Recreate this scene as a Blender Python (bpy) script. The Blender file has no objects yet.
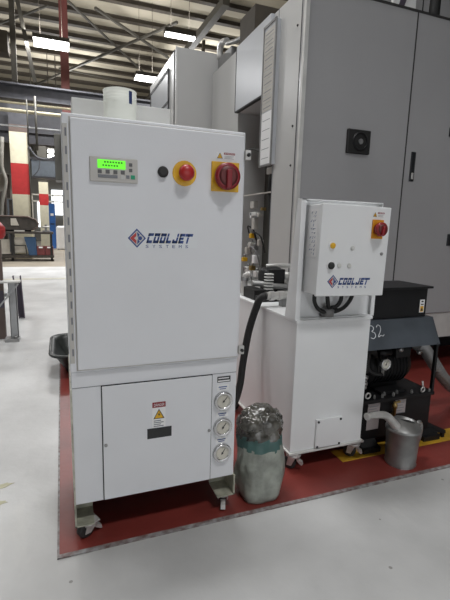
import bpy, bmesh, math, random
from mathutils import Vector, Matrix, noise
random.seed(7)
PI = math.pi
scn = bpy.context.scene
COL = scn.collection

# ------------------------------------------------------------------ materials
def mat(name, c, rough=0.5, metal=0.0, var=0.06, scale=8.0, bump=0.0, bscale=60.0, emit=None, estr=0.0, alpha=1.0, trans=0.0, spec=0.5, c2=None, coat=0.0):
    m = bpy.data.materials.new(name); m.use_nodes = True
    nt = m.node_tree; b = nt.nodes['Principled BSDF']
    tc = nt.nodes.new('ShaderNodeTexCoord')
    n = nt.nodes.new('ShaderNodeTexNoise'); n.inputs['Scale'].default_value = scale; n.inputs['Detail'].default_value = 5
    nt.links.new(tc.outputs['Object'], n.inputs['Vector'])
    r = nt.nodes.new('ShaderNodeValToRGB')
    d = c2 if c2 else tuple(max(0, v*(1-var*2)) for v in c)
    e = c if c2 else tuple(min(1, v*(1+var)) for v in c)
    r.color_ramp.elements[0].position = .3; r.color_ramp.elements[1].position = .7
    r.color_ramp.elements[0].color = (*d, 1); r.color_ramp.elements[1].color = (*e, 1)
    nt.links.new(n.outputs['Fac'], r.inputs['Fac']); nt.links.new(r.outputs['Color'], b.inputs['Base Color'])
    b.inputs['Roughness'].default_value = rough; b.inputs['Metallic'].default_value = metal
    b.inputs['Alpha'].default_value = alpha; b.inputs['Transmission Weight'].default_value = trans
    b.inputs['Specular IOR Level'].default_value = spec; b.inputs['Coat Weight'].default_value = coat
    if bump:
        n2 = nt.nodes.new('ShaderNodeTexNoise'); n2.inputs['Scale'].default_value = bscale; n2.inputs['Detail'].default_value = 4
        nt.links.new(tc.outputs['Object'], n2.inputs['Vector'])
        bp = nt.nodes.new('ShaderNodeBump'); bp.inputs['Strength'].default_value = bump; bp.inputs['Distance'].default_value = .01
        nt.links.new(n2.outputs['Fac'], bp.inputs['Height']); nt.links.new(bp.outputs['Normal'], b.inputs['Normal'])
    if emit:
        b.inputs['Emission Color'].default_value = (*emit, 1); b.inputs['Emission Strength'].default_value = estr
    return m

def milky(m):
    nt = m.node_tree; b = nt.nodes['Principled BSDF']; out = nt.nodes['Material Output']
    tr = nt.nodes.new('ShaderNodeBsdfTranslucent'); tr.inputs['Color'].default_value = (.95, .96, .92, 1)
    mx = nt.nodes.new('ShaderNodeMixShader'); mx.inputs[0].default_value = .5
    nt.links.new(b.outputs[0], mx.inputs[1]); nt.links.new(tr.outputs[0], mx.inputs[2]); nt.links.new(mx.outputs[0], out.inputs['Surface'])
def floor_mat():
    m = mat('painted_concrete', (.50, .50, .495), .42, var=.11, scale=2.2, bump=.15, bscale=25)
    nt = m.node_tree; b = nt.nodes['Principled BSDF']
    lk = [l for l in nt.links if l.to_socket == b.inputs['Base Color']][0]
    src = lk.from_socket
    tc = nt.nodes['Texture Coordinate']
    # scuffs and worn patches with shapes of their own
    n = nt.nodes.new('ShaderNodeTexNoise'); n.inputs['Scale'].default_value = 5; n.inputs['Detail'].default_value = 9; n.inputs['Roughness'].default_value = .7
    mp = nt.nodes.new('ShaderNodeMapping'); mp.inputs['Scale'].default_value = (1, .35, 1)
    nt.links.new(tc.outputs['Object'], mp.inputs['Vector']); nt.links.new(mp.outputs['Vector'], n.inputs['Vector'])
    r = nt.nodes.new('ShaderNodeValToRGB'); r.color_ramp.elements[0].position = .58; r.color_ramp.elements[1].position = .75
    nt.links.new(n.outputs['Fac'], r.inputs['Fac'])
    mx = nt.nodes.new('ShaderNodeMixRGB'); mx.inputs['Color2'].default_value = (.56, .555, .53, 1)
    mul = nt.nodes.new('ShaderNodeMath'); mul.operation = 'MULTIPLY'; mul.inputs[1].default_value = .45
    nt.links.new(r.outputs['Color'], mul.inputs[0]); nt.links.new(mul.outputs[0], mx.inputs['Fac'])
    nt.links.new(src, mx.inputs['Color1']); nt.links.new(mx.outputs['Color'], b.inputs['Base Color'])
    sp = nt.nodes.new('ShaderNodeTexVoronoi'); sp.inputs['Scale'].default_value = 7; sp.inputs['Randomness'].default_value = 1
    nt.links.new(tc.outputs['Object'], sp.inputs['Vector'])
    lt = nt.nodes.new('ShaderNodeMath'); lt.operation = 'LESS_THAN'; lt.inputs[1].default_value = .045
    nt.links.new(sp.outputs['Distance'], lt.inputs[0])
    hs = nt.nodes.new('ShaderNodeSeparateColor'); nt.links.new(sp.outputs['Color'], hs.inputs[0])
    g = nt.nodes.new('ShaderNodeMath'); g.operation = 'GREATER_THAN'; g.inputs[1].default_value = .72; nt.links.new(hs.outputs[0], g.inputs[0])
    mm = nt.nodes.new('ShaderNodeMath'); mm.operation = 'MULTIPLY'; nt.links.new(lt.outputs[0], mm.inputs[0]); nt.links.new(g.outputs[0], mm.inputs[1])
    mq = nt.nodes.new('ShaderNodeMath'); mq.operation = 'MULTIPLY'; mq.inputs[1].default_value = .7; nt.links.new(mm.outputs[0], mq.inputs[0])
    m2 = nt.nodes.new('ShaderNodeMixRGB'); m2.inputs['Color2'].default_value = (.16, .15, .14, 1)
    nt.links.new(mq.outputs[0], m2.inputs['Fac']); nt.links.new(mx.outputs['Color'], m2.inputs['Color1']); nt.links.new(m2.outputs['Color'], b.inputs['Base Color'])
    nr = nt.nodes.new('ShaderNodeMapRange'); nr.inputs['To Min'].default_value = .3; nr.inputs['To Max'].default_value = .55
    nt.links.new(n.outputs['Fac'], nr.inputs['Value']); nt.links.new(nr.outputs['Result'], b.inputs['Roughness'])
    return m

M = {}
M['floor'] = floor_mat()
M['floor_far'] = mat('bare_concrete', (.27, .235, .185), .6, var=.1, scale=2)
M['red_floor'] = mat('red_floor_paint', (.20, .034, .027), .4, var=.12, scale=4, bump=.08, bscale=30)
M['kerb'] = mat('worn_floor_edge', (.33, .33, .33), .6, var=.35, scale=45, c2=(.13, .075, .07))
M['stain'] = mat('oil_stain', (.40, .38, .25), .4, var=.1, scale=30)
M['yellow_tape'] = mat('yellow_floor_paint', (.62, .36, .03), .5, var=.2, scale=10)
M['pale_yellow'] = mat('faded_yellow_line', (.45, .43, .35), .5)
M['white'] = mat('white_powder_coat', (.775, .785, .81), .42, var=.02, scale=3, bump=.04, bscale=220)
M['white2'] = mat('white_enamel', (.82, .83, .835), .45, var=.02, scale=3, bump=.03, bscale=200)
M['worn'] = mat('worn_cream_edge', (.55, .53, .45), .6, var=.2, scale=40)
M['bracket'] = mat('oily_bracket_paint', (.40, .40, .32), .45, var=.2, scale=25)
M['grey_box'] = mat('light_grey_sheet', (.68, .68, .655), .5, var=.03, scale=4)
M['taupe'] = mat('taupe_grey_paint', (.27, .26, .23), .5)
M['mach'] = mat('machine_grey_paint', (.40, .40, .41), .22, var=.02, scale=2, bump=.02, bscale=120)
M['mach_lit'] = mat('machine_grey_lit_side', (.54, .54, .53), .35, var=.02, scale=2)  # machine grey painted lighter, for light on the side and tall cabinet
M['mach_panel'] = mat('machine_door_paint', (.52, .54, .57), .3, var=.02, scale=2)
M['mach_white'] = mat('machine_white_trim', (.62, .62, .6), .4)
M['dark'] = mat('dark_seam', (.03, .03, .03), .6)
M['gap'] = mat('panel_gap_shade', (.02, .02, .02), .8)  # near-black backing sheet, painted as the shade in the access panel's gap
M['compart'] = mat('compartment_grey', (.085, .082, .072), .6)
M['black'] = mat('black_powder_coat', (.010, .010, .011), .5, spec=.3, var=.1, bump=.05, bscale=150)
M['rubber'] = mat('black_rubber', (.012, .012, .012), .6)
M['slate'] = mat('slate_blue_paint', (.078, .090, .105), .4, var=.15, scale=6)
M['steel'] = mat('bright_steel', (.62, .61, .59), .3, .35, var=.1, scale=20)
M['dull'] = mat('dull_galvanised_steel', (.36, .36, .355), .42, .75, var=.12, scale=14, bump=.05)
M['cast'] = mat('grey_casting', (.25, .25, .25), .5, .4, var=.1)
M['brass'] = mat('dirty_brass', (.42, .30, .12), .4, .8, var=.2)
M['plastic_white'] = mat('milky_plastic', (.92, .93, .90), .4, var=.01)
milky(M['plastic_white'])
M['blue_print'] = mat('blue_print', (.03, .05, .16), .5)
M['panel_grey'] = mat('beige_grey_plastic', (.56, .54, .51), .5, var=.02)
M['lcd'] = mat('green_backlit_display', (.12, .55, .02), .4, emit=(.13, .95, .03), estr=.75)
M['lcd_ink'] = mat('display_ink', (.05, .22, .02), .5)
M['key_dark'] = mat('dark_grey_key', (.13, .13, .13), .5)
M['key_white'] = mat('pale_key', (.62, .62, .6), .5)
M['key_green'] = mat('green_key', (.02, .36, .19), .5)
M['yellow'] = mat('switch_yellow', (.80, .46, .02), .4)
M['orange'] = mat('switch_amber', (.78, .33, .02), .4)
M['red'] = mat('switch_red', (.45, .025, .025), .35)
M['dred'] = mat('dark_red_plastic', (.27, .012, .02), .35)
M['label'] = mat('label_white', (.86, .86, .86), .45, var=.02)
M['label_film'] = mat('clear_label_film', (.77, .79, .81), .3, var=.01)
M['paper'] = mat('aged_paper', (.52, .50, .46), .6)
M['paper_dim'] = mat('greyed_paper_sticker', (.42, .38, .38), .6)
M['ink'] = mat('grey_ink', (.22, .23, .25), .6)
M['logo_blue'] = mat('logo_blue', (.03, .075, .27), .45)
M['logo_red'] = mat('logo_red', (.52, .05, .05), .45)
M['plate_black'] = mat('black_engraved_plate', (.02, .022, .025), .35)
M['chalk'] = mat('chalk_mark', (.72, .74, .76), .9)
M['gauge_face'] = mat('gauge_face', (.66, .63, .55), .4)
M['chrome'] = mat('chrome', (.72, .72, .72), .14, 1.0, var=.03)
M['poly'] = mat('clear_plastic_film', (.10, .095, .08), .12, var=.4, scale=25, bump=1.0, bscale=30, spec=.8, coat=.6)
M['sack'] = mat('woven_plastic_sack', (.34, .36, .32), .42, var=.22, scale=16, bump=.3, bscale=35)
M['teal'] = mat('teal_band', (.075, .155, .145), .5, var=.15, scale=12)
M['tub'] = mat('black_tub_plastic', (.02, .024, .022), .4, bump=.05)
M['ceiling'] = mat('roof_sheet', (.36, .325, .25), .8, var=.05, scale=1)
M['purlin'] = mat('brown_steel_purlin', (.05, .04, .028), .7, var=.1)
M['brace'] = mat('roof_steel_grey', (.055, .05, .04), .6)
M['girder'] = mat('girder_grey', (.075, .075, .085), .6, var=.1)
M['cream'] = mat('cream_paint', (.72, .67, .50), .6, var=.04)
M['pipe_cream'] = mat('yellowed_pipe_paint', (.42, .38, .26), .6)
M['safety_red'] = mat('safety_red', (.52, .035, .035), .5)
M['redcol'] = mat('red_oxide_column', (.13, .035, .03), .6)
M['wall'] = mat('hall_wall', (.17, .165, .15), .8, var=.1, scale=.6)
M['window'] = mat('daylit_window', (.8, .85, .9), .4, emit=(.9, .95, 1.0), estr=1.6)
M['lamp'] = mat('fluorescent_diffuser', (.9, .9, .9), .5, emit=(1, .99, .96), estr=7.0)
M['blue'] = mat('blue_plastic', (.03, .08, .17), .5)
M['blue2'] = mat('bright_blue_paint', (.04, .15, .45), .5)
M['bluegrey'] = mat('blue_grey_sheet', (.17, .2, .24), .6)
M['maroon'] = mat('maroon_paint', (.16, .035, .035), .5)
M['purple'] = mat('purple_grey_paint', (.085, .07, .10), .5)
M['post_brown'] = mat('brown_post', (.14, .10, .085), .6)
M['steel_paint'] = mat('grey_blue_steel', (.44, .45, .46), .5, .2)
M['bench'] = mat('greasy_bench_steel', (.065, .056, .048), .5, .3, var=.2)
M['shelfboard'] = mat('pale_board', (.50, .47, .41), .6)
M['tyre'] = mat('caster_rubber', (.03, .03, .03), .6)

# ------------------------------------------------------------------ geometry helpers
class B:
    def __init__(s):
        s.bm = bmesh.new(); s.mats = []; s.cur = 0; s.T = None
    def m(s, name):
        if name not in s.mats: s.mats.append(name)
        s.cur = s.mats.index(name); return s
    def _f(s, vs, smooth=False):
        try:
            f = s.bm.faces.new(vs); f.material_index = s.cur; f.smooth = smooth; return f
        except ValueError: return None
    def box(s, x0, x1, y0, y1, z0, z1, bev=0.0, mtx=None, seg=2):
        tmp = bmesh.new()
        vs = [tmp.verts.new((x, y, z)) for x in (x0, x1) for y in (y0, y1) for z in (z0, z1)]
        for q in ((0,1,3,2),(4,6,7,5),(0,4,5,1),(2,3,7,6),(0,2,6,4),(1,5,7,3)): tmp.faces.new([vs[i] for i in q])
        if bev: bmesh.ops.bevel(tmp, geom=list(tmp.edges), offset=bev, segments=seg, profile=.5, affect='EDGES')
        return s._take(tmp, mtx)
    def _take(s, tmp, mtx=None, smooth=False):
        bmesh.ops.recalc_face_normals(tmp, faces=list(tmp.faces))
        mp = {}
        for v in tmp.verts: mp[v] = s.bm.verts.new(mtx @ v.co if mtx else v.co)
        for f in tmp.faces: s._f([mp[v] for v in f.verts], smooth or f.smooth)
        tmp.free(); return s
    def prism(s, pts, d, origin=(0,0,0)):
        """pts: 3-D polygon; d: extrusion vector"""
        tmp = bmesh.new(); d = Vector(d)
        a = [tmp.verts.new(Vector(p)) for p in pts]; b = [tmp.verts.new(Vector(p)+d) for p in pts]
        tmp.faces.new(a); tmp.faces.new(b[::-1]); n = len(a)
        for i in range(n): tmp.faces.new([a[i], b[i], b[(i+1)%n], a[(i+1)%n]])
        return s._take(tmp)
    def lathe(s, prof, c, axis='Z', n=24, close=True, smooth=True):
        """prof: (radius, height) along the axis"""
        c = Vector(c); A = {'Z': (Vector((1,0,0)), Vector((0,1,0)), Vector((0,0,1))), 'X': (Vector((0,1,0)), Vector((0,0,1)), Vector((1,0,0))),
             '-Y': (Vector((1,0,0)), Vector((0,0,1)), Vector((0,-1,0))), 'Y': (Vector((0,0,1)), Vector((1,0,0)), Vector((0,1,0)))}
        u, v, w = A[axis] if isinstance(axis, str) else axis
        rings = []
        for r, h in prof:
            if r < 1e-6: rings.append([s.bm.verts.new(c + w*h)])
            else: rings.append([s.bm.verts.new(c + u*(r*math.cos(2*PI*i/n)) + v*(r*math.sin(2*PI*i/n)) + w*h) for i in range(n)])
        for a, b in zip(rings, rings[1:]):
            for i in range(n):
                j = (i+1) % n
                if len(a) == 1 and len(b) == 1: continue
                if len(a) == 1: s._f([a[0], b[j], b[i]][::-1], smooth)
                elif len(b) == 1: s._f([a[i], a[j], b[0]], smooth)
                else: s._f([a[i], a[j], b[j], b[i]], smooth)
        if close:
            if len(rings[0]) > 1: s._f(rings[0][::-1])
            if len(rings[-1]) > 1: s._f(rings[-1])
        return s
    def disc(s, c, r, h, axis='-Y', n=24, bev=0):
        p = [(r, 0), (r, h-bev), (r-bev, h)] if bev else [(r, 0), (r, h)]
        return s.lathe(p, c, axis, n, smooth=False)
    def tube(s, pts, r, n=10, smooth=True, samples=0):
        pts = [Vector(p) for p in pts]
        if samples:
            P = [pts[0]*2-pts[1]] + pts + [pts[-1]*2-pts[-2]]; out = []
            for i in range(1, len(P)-2):
                for k in range(samples):
                    t = k/samples; a, b, c, d = P[i-1], P[i], P[i+1], P[i+2]
                    out.append(.5*((2*b)+(c-a)*t+(2*a-5*b+4*c-d)*t*t+(3*b-a-3*c+d)*t**3))
            out.append(pts[-1]); pts = out
        rings = []; prev = None
        for i, p in enumerate(pts):
            t = (pts[min(i+1, len(pts)-1)] - pts[max(i-1, 0)]).normalized()
            if prev is None:
                up = Vector((0,0,1)) if abs(t.z) < .9 else Vector((1,0,0))
                prev = t.cross(up).normalized()
            u = (prev - t*prev.dot(t)).normalized(); prev = u; v = t.cross(u)
            rr = r[i] if isinstance(r, (list, tuple)) and len(r) == len(pts) else (r(i/(len(pts)-1)) if callable(r) else r)
            rings.append([s.bm.verts.new(p + u*(rr*math.cos(2*PI*k/n)) + v*(rr*math.sin(2*PI*k/n))) for k in range(n)])
        for a, b in zip(rings, rings[1:]):
            for i in range(n): s._f([a[i], a[(i+1)%n], b[(i+1)%n], b[i]], smooth)
        s._f(rings[0][::-1]); s._f(rings[-1]); return s
    def bar(s, p0, p1, w, h=None):
        """square bar between two points"""
        p0, p1 = Vector(p0), Vector(p1); h = h or w
        t = (p1-p0).normalized(); up = Vector((0,0,1)) if abs(t.z) < .95 else Vector((0,1,0))
        u = t.cross(up).normalized(); v = u.cross(t)
        return s.prism([p0+u*w/2+v*h/2, p0-u*w/2+v*h/2, p0-u*w/2-v*h/2, p0+u*w/2-v*h/2], p1-p0)
    def torus(s, c, R, r, axis='-Y', n=28, k=10):
        prof = [(R + r*math.cos(2*PI*i/k), r*math.sin(2*PI*i/k)) for i in range(k+1)]
        return s.lathe(prof, c, axis, n, close=False)
    def text(s, body, x0, x1, z0, h, y, shear=0.0, fit=True):
        cu = bpy.data.curves.new('t', 'FONT'); cu.body = body; cu.size = 1; cu.extrude = .02; cu.shear = shear; cu.resolution_u = 2
        ob = bpy.data.objects.new('t', cu); me = bpy.data.meshes.new_from_object(ob)
        xs = [v.co.x for v in me.vertices]; ys = [v.co.y for v in me.vertices]
        sx = (x1-x0)/(max(xs)-min(xs)); sy = h/(max(ys)-min(ys)); mx, my = min(xs), min(ys)
        vs = [s.bm.verts.new((x0+(v.co.x-mx)*sx, y - (v.co.z+.02)*.012, z0+(v.co.y-my)*sy)) for v in me.vertices]
        for p in me.polygons: s._f([vs[i] for i in p.vertices])
        bpy.data.objects.remove(ob); bpy.data.curves.remove(cu); bpy.data.meshes.remove(me); return s
    def done(s, name, mname=None, parent=None, origin=None):
        if mname and not s.mats: s.mats = [mname]
        if s.T:
            for v in s.bm.verts: v.co = s.T @ v.co
        org = Vector(origin) if origin is not None else (parent_world(parent) if parent else Vector((0,0,0)))
        for v in s.bm.verts: v.co -= org
        me = bpy.data.meshes.new(name); s.bm.to_mesh(me); s.bm.free()
        for k in s.mats: me.materials.append(M[k])
        o = bpy.data.objects.new(name, me); COL.objects.link(o)
        if parent: o.parent = parent
        else: o.location = org
        return o
def parent_world(p):
    v = Vector((0,0,0))
    while p: v = v + p.location; p = p.parent
    return v
def tag(o, label, cat, group=None, kind=None):
    o['label'] = label; o['category'] = cat
    if group: o['group'] = group
    if kind: o['kind'] = kind
    return o
def thing(name, label, cat, loc, group=None, kind=None):
    o = bpy.data.objects.new(name, None); o.empty_display_size = .1; COL.objects.link(o); o.location = loc
    return tag(o, label, cat, group, kind)
def solo(b, name, mname, label, cat, origin, group=None, kind=None):
    return tag(b.done(name, mname, None, origin), label, cat, group, kind)
def copy_tree(o, parent=None):
    c = o.copy(); COL.objects.link(c)
    if parent: c.parent = parent
    for ch in list(o.children): copy_tree(ch, c)
    return c

# ------------------------------------------------------------------ setting
FZ = .004   # top of the red floor paint
solo(B().box(-14, 16, -8, 11.4, -.1, 0), 'floor', 'floor', 'grey painted concrete shop floor around the red machine bay', 'floor', (0,0,-.1), kind='structure')
solo(B().box(-14, 16, 11.4, 27, -.1, 0), 'floor.001', 'floor_far', 'bare brownish concrete floor under the far workbench', 'floor', (0,12,-.1), kind='structure')
solo(B().box(-14, 1.5, 8.86, 9.06, 0, .002), 'trim_1', 'pale_yellow', 'faded yellow line crossing the grey floor before the bench', 'floor line', (-6,9,0), kind='structure')
for k, (x, y, w, h) in enumerate(((-.285,1.835,.055,.022), (-.275,1.715,.04,.018))):
    bb = B(); random.seed(k+2); bb.prism([(x+w*math.cos(a)*random.uniform(.6,1.1)-y*0, y+h*math.sin(a)*random.uniform(.6,1.1)+w*.25*math.cos(a), .0005) for a in [2*PI*i/14 for i in range(14)]], (0,0,.0008))
    solo(bb, 'floor_stain', 'stain', ('longer yellowish oil stain on the grey floor beside the red bay','shorter yellowish oil stain on the grey floor, nearer the viewer')[k], 'stain', (x,y,0), None, 'structure')
solo(B().box(-.045, .62, 1.355, 3.72, 0, FZ).box(.62, 8, 1.355, 5.0, 0, FZ), 'floor.002', 'red_floor', 'dark red painted floor bay under the machines', 'floor', (3,3,0), kind='structure')
b = B(); b.box(-.05, 8, 1.340, 1.356, 0, .0055); b.box(-.052, -.045, 1.340, 3.6, 0, .005)
solo(b, 'trim_2', 'kerb', 'chipped pale edge around the red floor bay', 'floor edge', (0,1.35,0), kind='structure')
solo(B().box(1.22, 4.2, 1.535, 1.64, FZ, FZ+.002), 'trim_3', 'yellow_tape', 'yellow painted stripe on the red floor under the black power unit', 'floor stripe', (1.5,1.58,FZ), kind='structure')
solo(B().box(-14, 16, -8, 27, 7.5, 7.7), 'ceiling', 'ceiling', 'beige roof sheeting above the steel purlins', 'ceiling', (0,10,7.5), kind='structure')
solo(B().box(-14, 16, 26.8, 27, 0, 7.5), 'wall_back', 'wall', 'far dim end wall of the hall', 'wall', (0,27,0), kind='structure')
solo(B().box(15.8, 16, -8, 27, 0, 7.5), 'wall_right', 'wall', 'side wall of the hall beyond the machine', 'wall', (16,10,0), kind='structure')
solo(B().box(-14.2, -14, -8, 27, 0, 7.5), 'wall_left', 'wall', 'long side wall of the hall', 'wall', (-14,9,0), kind='structure')
solo(B().box(-14, -3.5, -8.2, -8, 0, 7.5).box(5.5, 16, -8.2, -8, 0, 7.5).box(-3.5, 5.5, -8.2, -8, 4.2, 7.5), 'wall_front', 'wall', 'hall wall behind the viewer with an opening added to let in light', 'wall', (0,-8,0), kind='structure')  # unseen opening, added so world light reaches the front faces
for i, y in enumerate((11.6, 12.75, 13.75, 14.85, 15.8, 16.8, 17.7, 18.7, 19.8, 20.7, 21.8, 23.0, 24.4, 25.8)):
    b = B(); b.box(-14, 16, y-.04, y+.04, 7.37, 7.5); b.box(-14, 16, y-.09, y+.09, 7.36, 7.38)
    solo(b, 'purlin', 'purlin', 'brown steel roof purlin under the beige sheeting', 'roof beam', (0,y,7.34), 'roof purlins', 'structure')
def brace(p, q, w, label, m='brace'):
    k = 1.29; p, q = [(x*k, y*k, 1.1+(z-1.1)*k) for x, y, z in (p, q)]; w *= k*.75
    solo(B().bar(p, q, w), 'roof_brace', m, label, 'roof brace', p, None, 'structure')
brace((-1.0,17.2,5.6), (2.6,10.2,5.6), .07, 'long diagonal roof brace rising from the grey girder past the lit lamp')
brace((.30,10.5,5.72), (2.6,14.2,5.72), .055, 'thin roof brace crossing the long diagonal above the white bucket')
brace((.84,10.3,5.6), (2.9,12.3,5.6), .07, 'upper roof brace leaning towards the machine')
brace((.1,14.8,5.7), (2.9,15.3,5.7), .05, 'level thin roof rod just above the white bucket')
brace((-1.9,13.2,5.72), (-.1,10.9,5.72), .05, 'thin roof rod at the top corner over the grey posts')
brace((2.9,20,5.35), (3.25,8.8,5.55), .2, 'thick grey roof truss chord running away above the tall cabinet')
brace((3.8,12,6.05), (3.76,12,4.0), .1, 'dark vertical hanger dropping behind the tall cabinet', 'purlin')
b = B(); b.box(-12, 6, 12.5, 12.54, 4.12, 4.46); b.box(-12, 6, 12.4, 12.64, 4.44, 4.48); b.box(-12, 6, 12.4, 12.64, 4.10, 4.13)
solo(b, 'crane_girder', 'girder', 'dark grey crane girder spanning the hall behind the cabinet', 'girder', (-3,12.5,4.1), kind='structure')
solo(B().tube([(-12,12.45,4.0), (6,12.45,4.02)], .03), 'overhead_pipe', 'pipe_cream', 'cream pipe directly under the dark grey girder', 'pipe', (-3,12.45,4), kind='structure')
solo(B().tube([(-12,12.45,3.80), (6,12.45,3.84)], .045), 'overhead_pipe.001', 'pipe_cream', 'thicker cream pipe, lower of the pair under the girder', 'pipe', (-3,12.45,3.8), kind='structure')
solo(B().tube([(-12,12.7,3.52), (3,12.7,3.5)], .022), 'overhead_pipe.002', 'steel_paint', 'thin grey conduit above the red and white column', 'pipe', (-3,12.7,3.5), kind='structure')
for nm, x, z0, z1, r, lb in (('drop_pipe', -.70, 3.0, 4.1, .018, 'thin pale drop pipe hanging beside the red and white column'), ('drop_pipe.001', -.505, 2.9, 4.2, .03, 'thicker pale drop pipe hanging from the girder')):
    solo(B().tube([(x,12.35,z1), (x,12.35,z0)], r), nm, 'brace', lb, 'pipe', (x,12.35,z0), kind='structure')
b = B(); b.box(-12, 6, 14.9, 15.1, 3.45, 4.6); b.box(-12, 6, 14.8, 14.9, 3.75, 3.80)
solo(b, 'lintel_beam', 'girder', 'deep dark beam behind the cream pipes', 'beam', (-3,15,3.45), kind='structure')
# columns
t = thing('column', 'cream steel column with a red band behind the workbench', 'column', (-1.03,14.0,0), kind='structure')
def col_parts(t, x0, x1, y, zs):
    for (za, zb, m, nm) in zs:
        b = B(); b.box(x0, x1, y, y+.03, za, zb); b.box(x0, x1, y+.4, y+.43, za, zb); b.box((x0+x1)/2-.02, (x0+x1)/2+.02, y+.03, y+.4, za, zb)
        o = b.done(nm, m, t)
col_parts(t, -1.29, -.81, 14.0, ((0, 1.87, 'cream', 'lower_section'), (1.87, 2.74, 'safety_red', 'red_band'), (2.74, 3.6, 'cream', 'upper_section'), (3.6, 3.8, 'post_brown', 'column_head'), (3.8, 4.4, 'girder', 'column_shaft')))
B().tube([(-.80,13.95,.9), (-.80,13.95,3.6)], .02).done('conduit', 'brace', t)
t = thing('column', 'distant slim cream column with a red band near the blue cabinet', 'column', (-.64,20,0), kind='structure')
col_parts(t, -.83, -.47, 20.0, ((0, 1.79, 'cream', 'lower_section'), (1.79, 2.26, 'safety_red', 'red_band'), (2.26, 2.75, 'cream', 'upper_section'), (2.75, 4.2, 'brace', 'column_head')))
solo(B().box(.18, .36, 14.5, 14.7, 0, 7.5).box(.15, .39, 14.48, 14.52, 0, 7.5), 'column.002', 'redcol', 'red oxide steel column rising above the grey girder', 'column', (.27,14.6,0), kind='structure')
solo(B().bar((-.90,12.2,7.5), (-.93,12.2,4.45), .12), 'roof_post', 'brace', 'upright grey post on top of the girder', 'post', (-.95,12.2,4.4), kind='structure')
solo(B().bar((-1.0,12.1,7.5), (-.47,12.1,4.45), .09), 'roof_post.001', 'brace', 'slanted pale grey post beside the upright one', 'post', (-.6,12.1,4.4), kind='structure')
t = thing('unit_heater', 'dark brown unit heater hung under the roof beside the grey post', 'heater', (-1.25,12.0,4.95))
B().box(-1.6, -1.0, 11.8, 12.2, 4.95, 5.42, .02).done('casing', 'purlin', t); B().tube([(-1.3,12,5.42), (-1.3,12,7.5)], .03).done('hanger', 'brace', t)

# lamps
def lamp(x0, x1, y0, y1, z, label):
    t = thing('ceiling_light', label, 'light', ((x0+x1)/2, (y0+y1)/2, z), 'lit fluorescent ceiling lights')
    w = x1-x0
    b = B(); b.prism([(x0,y0,z+.02), (x1,y0,z+.02), (x1,y1,z+.02), (x0,y1,z+.02)], (0,0,.09)); b.done('housing', 'brace', t)
    B().box(x0+.015, x1-.015, y0+.02, y1-.02, z-.03, z+.025, .01).done('diffuser', 'lamp', t)
    for xx in (x0+w*.2, x1-w*.2): B().tube([(xx,(y0+y1)/2,z+.1), (xx,(y0+y1)/2,7.5)], .006, 6).done('hanger_rod', 'purlin', t)
lamp(-.48, .35, 11.9, 12.42, 5.4, 'large lit ceiling light in front of the red column')
lamp(2.36, 3.08, 10.3, 10.5, 5.4, 'lit slim ceiling light right above the tall cabinet')
lamp(2.2, 2.85, 13.4, 13.85, 5.4, 'lit ceiling light partly behind the tall cabinet, lowest of the three')

# ------------------------------------------------------------------ caster
def caster(parent, x, y, ztop, r=.028, ang=0.0, collar=False, zf=FZ):
    R = Matrix.Translation((x,y,0)) @ Matrix.Rotation(ang, 4, 'Z') @ Matrix.Translation((-x,-y,0))
    oy = y + r*.5
    b = B(); b.T = R
    b.box(x-.028, x+.028, y-.028, y+.028, ztop-.005, ztop, .001)
    b.lathe([(.022, ztop-.024), (.033, ztop-.020), (.035, ztop-.010), (.026, ztop-.004)] if collar else [(.022, ztop-.02), (.026, ztop-.012), (.02, ztop-.004)], (x,y,0), 'Z', 18)
    for sx in (-1, 1):
        b.prism([(x+sx*.018-.0015, y-.018, ztop-.016), (x+sx*.018-.0015, y+.018, ztop-.016), (x+sx*.018-.0015, oy+.01, zf+r-.008), (x+sx*.018-.0015, oy-.012, zf+r-.008)], (.003,0,0))
    b.box(x-.02, x+.02, y-.02, y+.02, ztop-.019, ztop-.015)
    c = b.done('caster', 'steel', parent)
    b = B(); b.T = R; b.lathe([(r*.7,-.012), (r,-.009), (r,.009), (r*.7,.012)], (x,oy,zf+r), 'X', 22); b.done('wheel', 'tyre', c)
    b = B(); b.T = R; b.prism([(x-.009,y-.018,ztop-.028), (x-.009,y-.042,ztop-.038), (x-.009,y-.046,ztop-.054), (x-.009,y-.040,ztop-.054), (x-.009,y-.02,ztop-.04)], (.018,0,0)); b.done('brake_pedal', 'steel', c)
    return c

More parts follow.
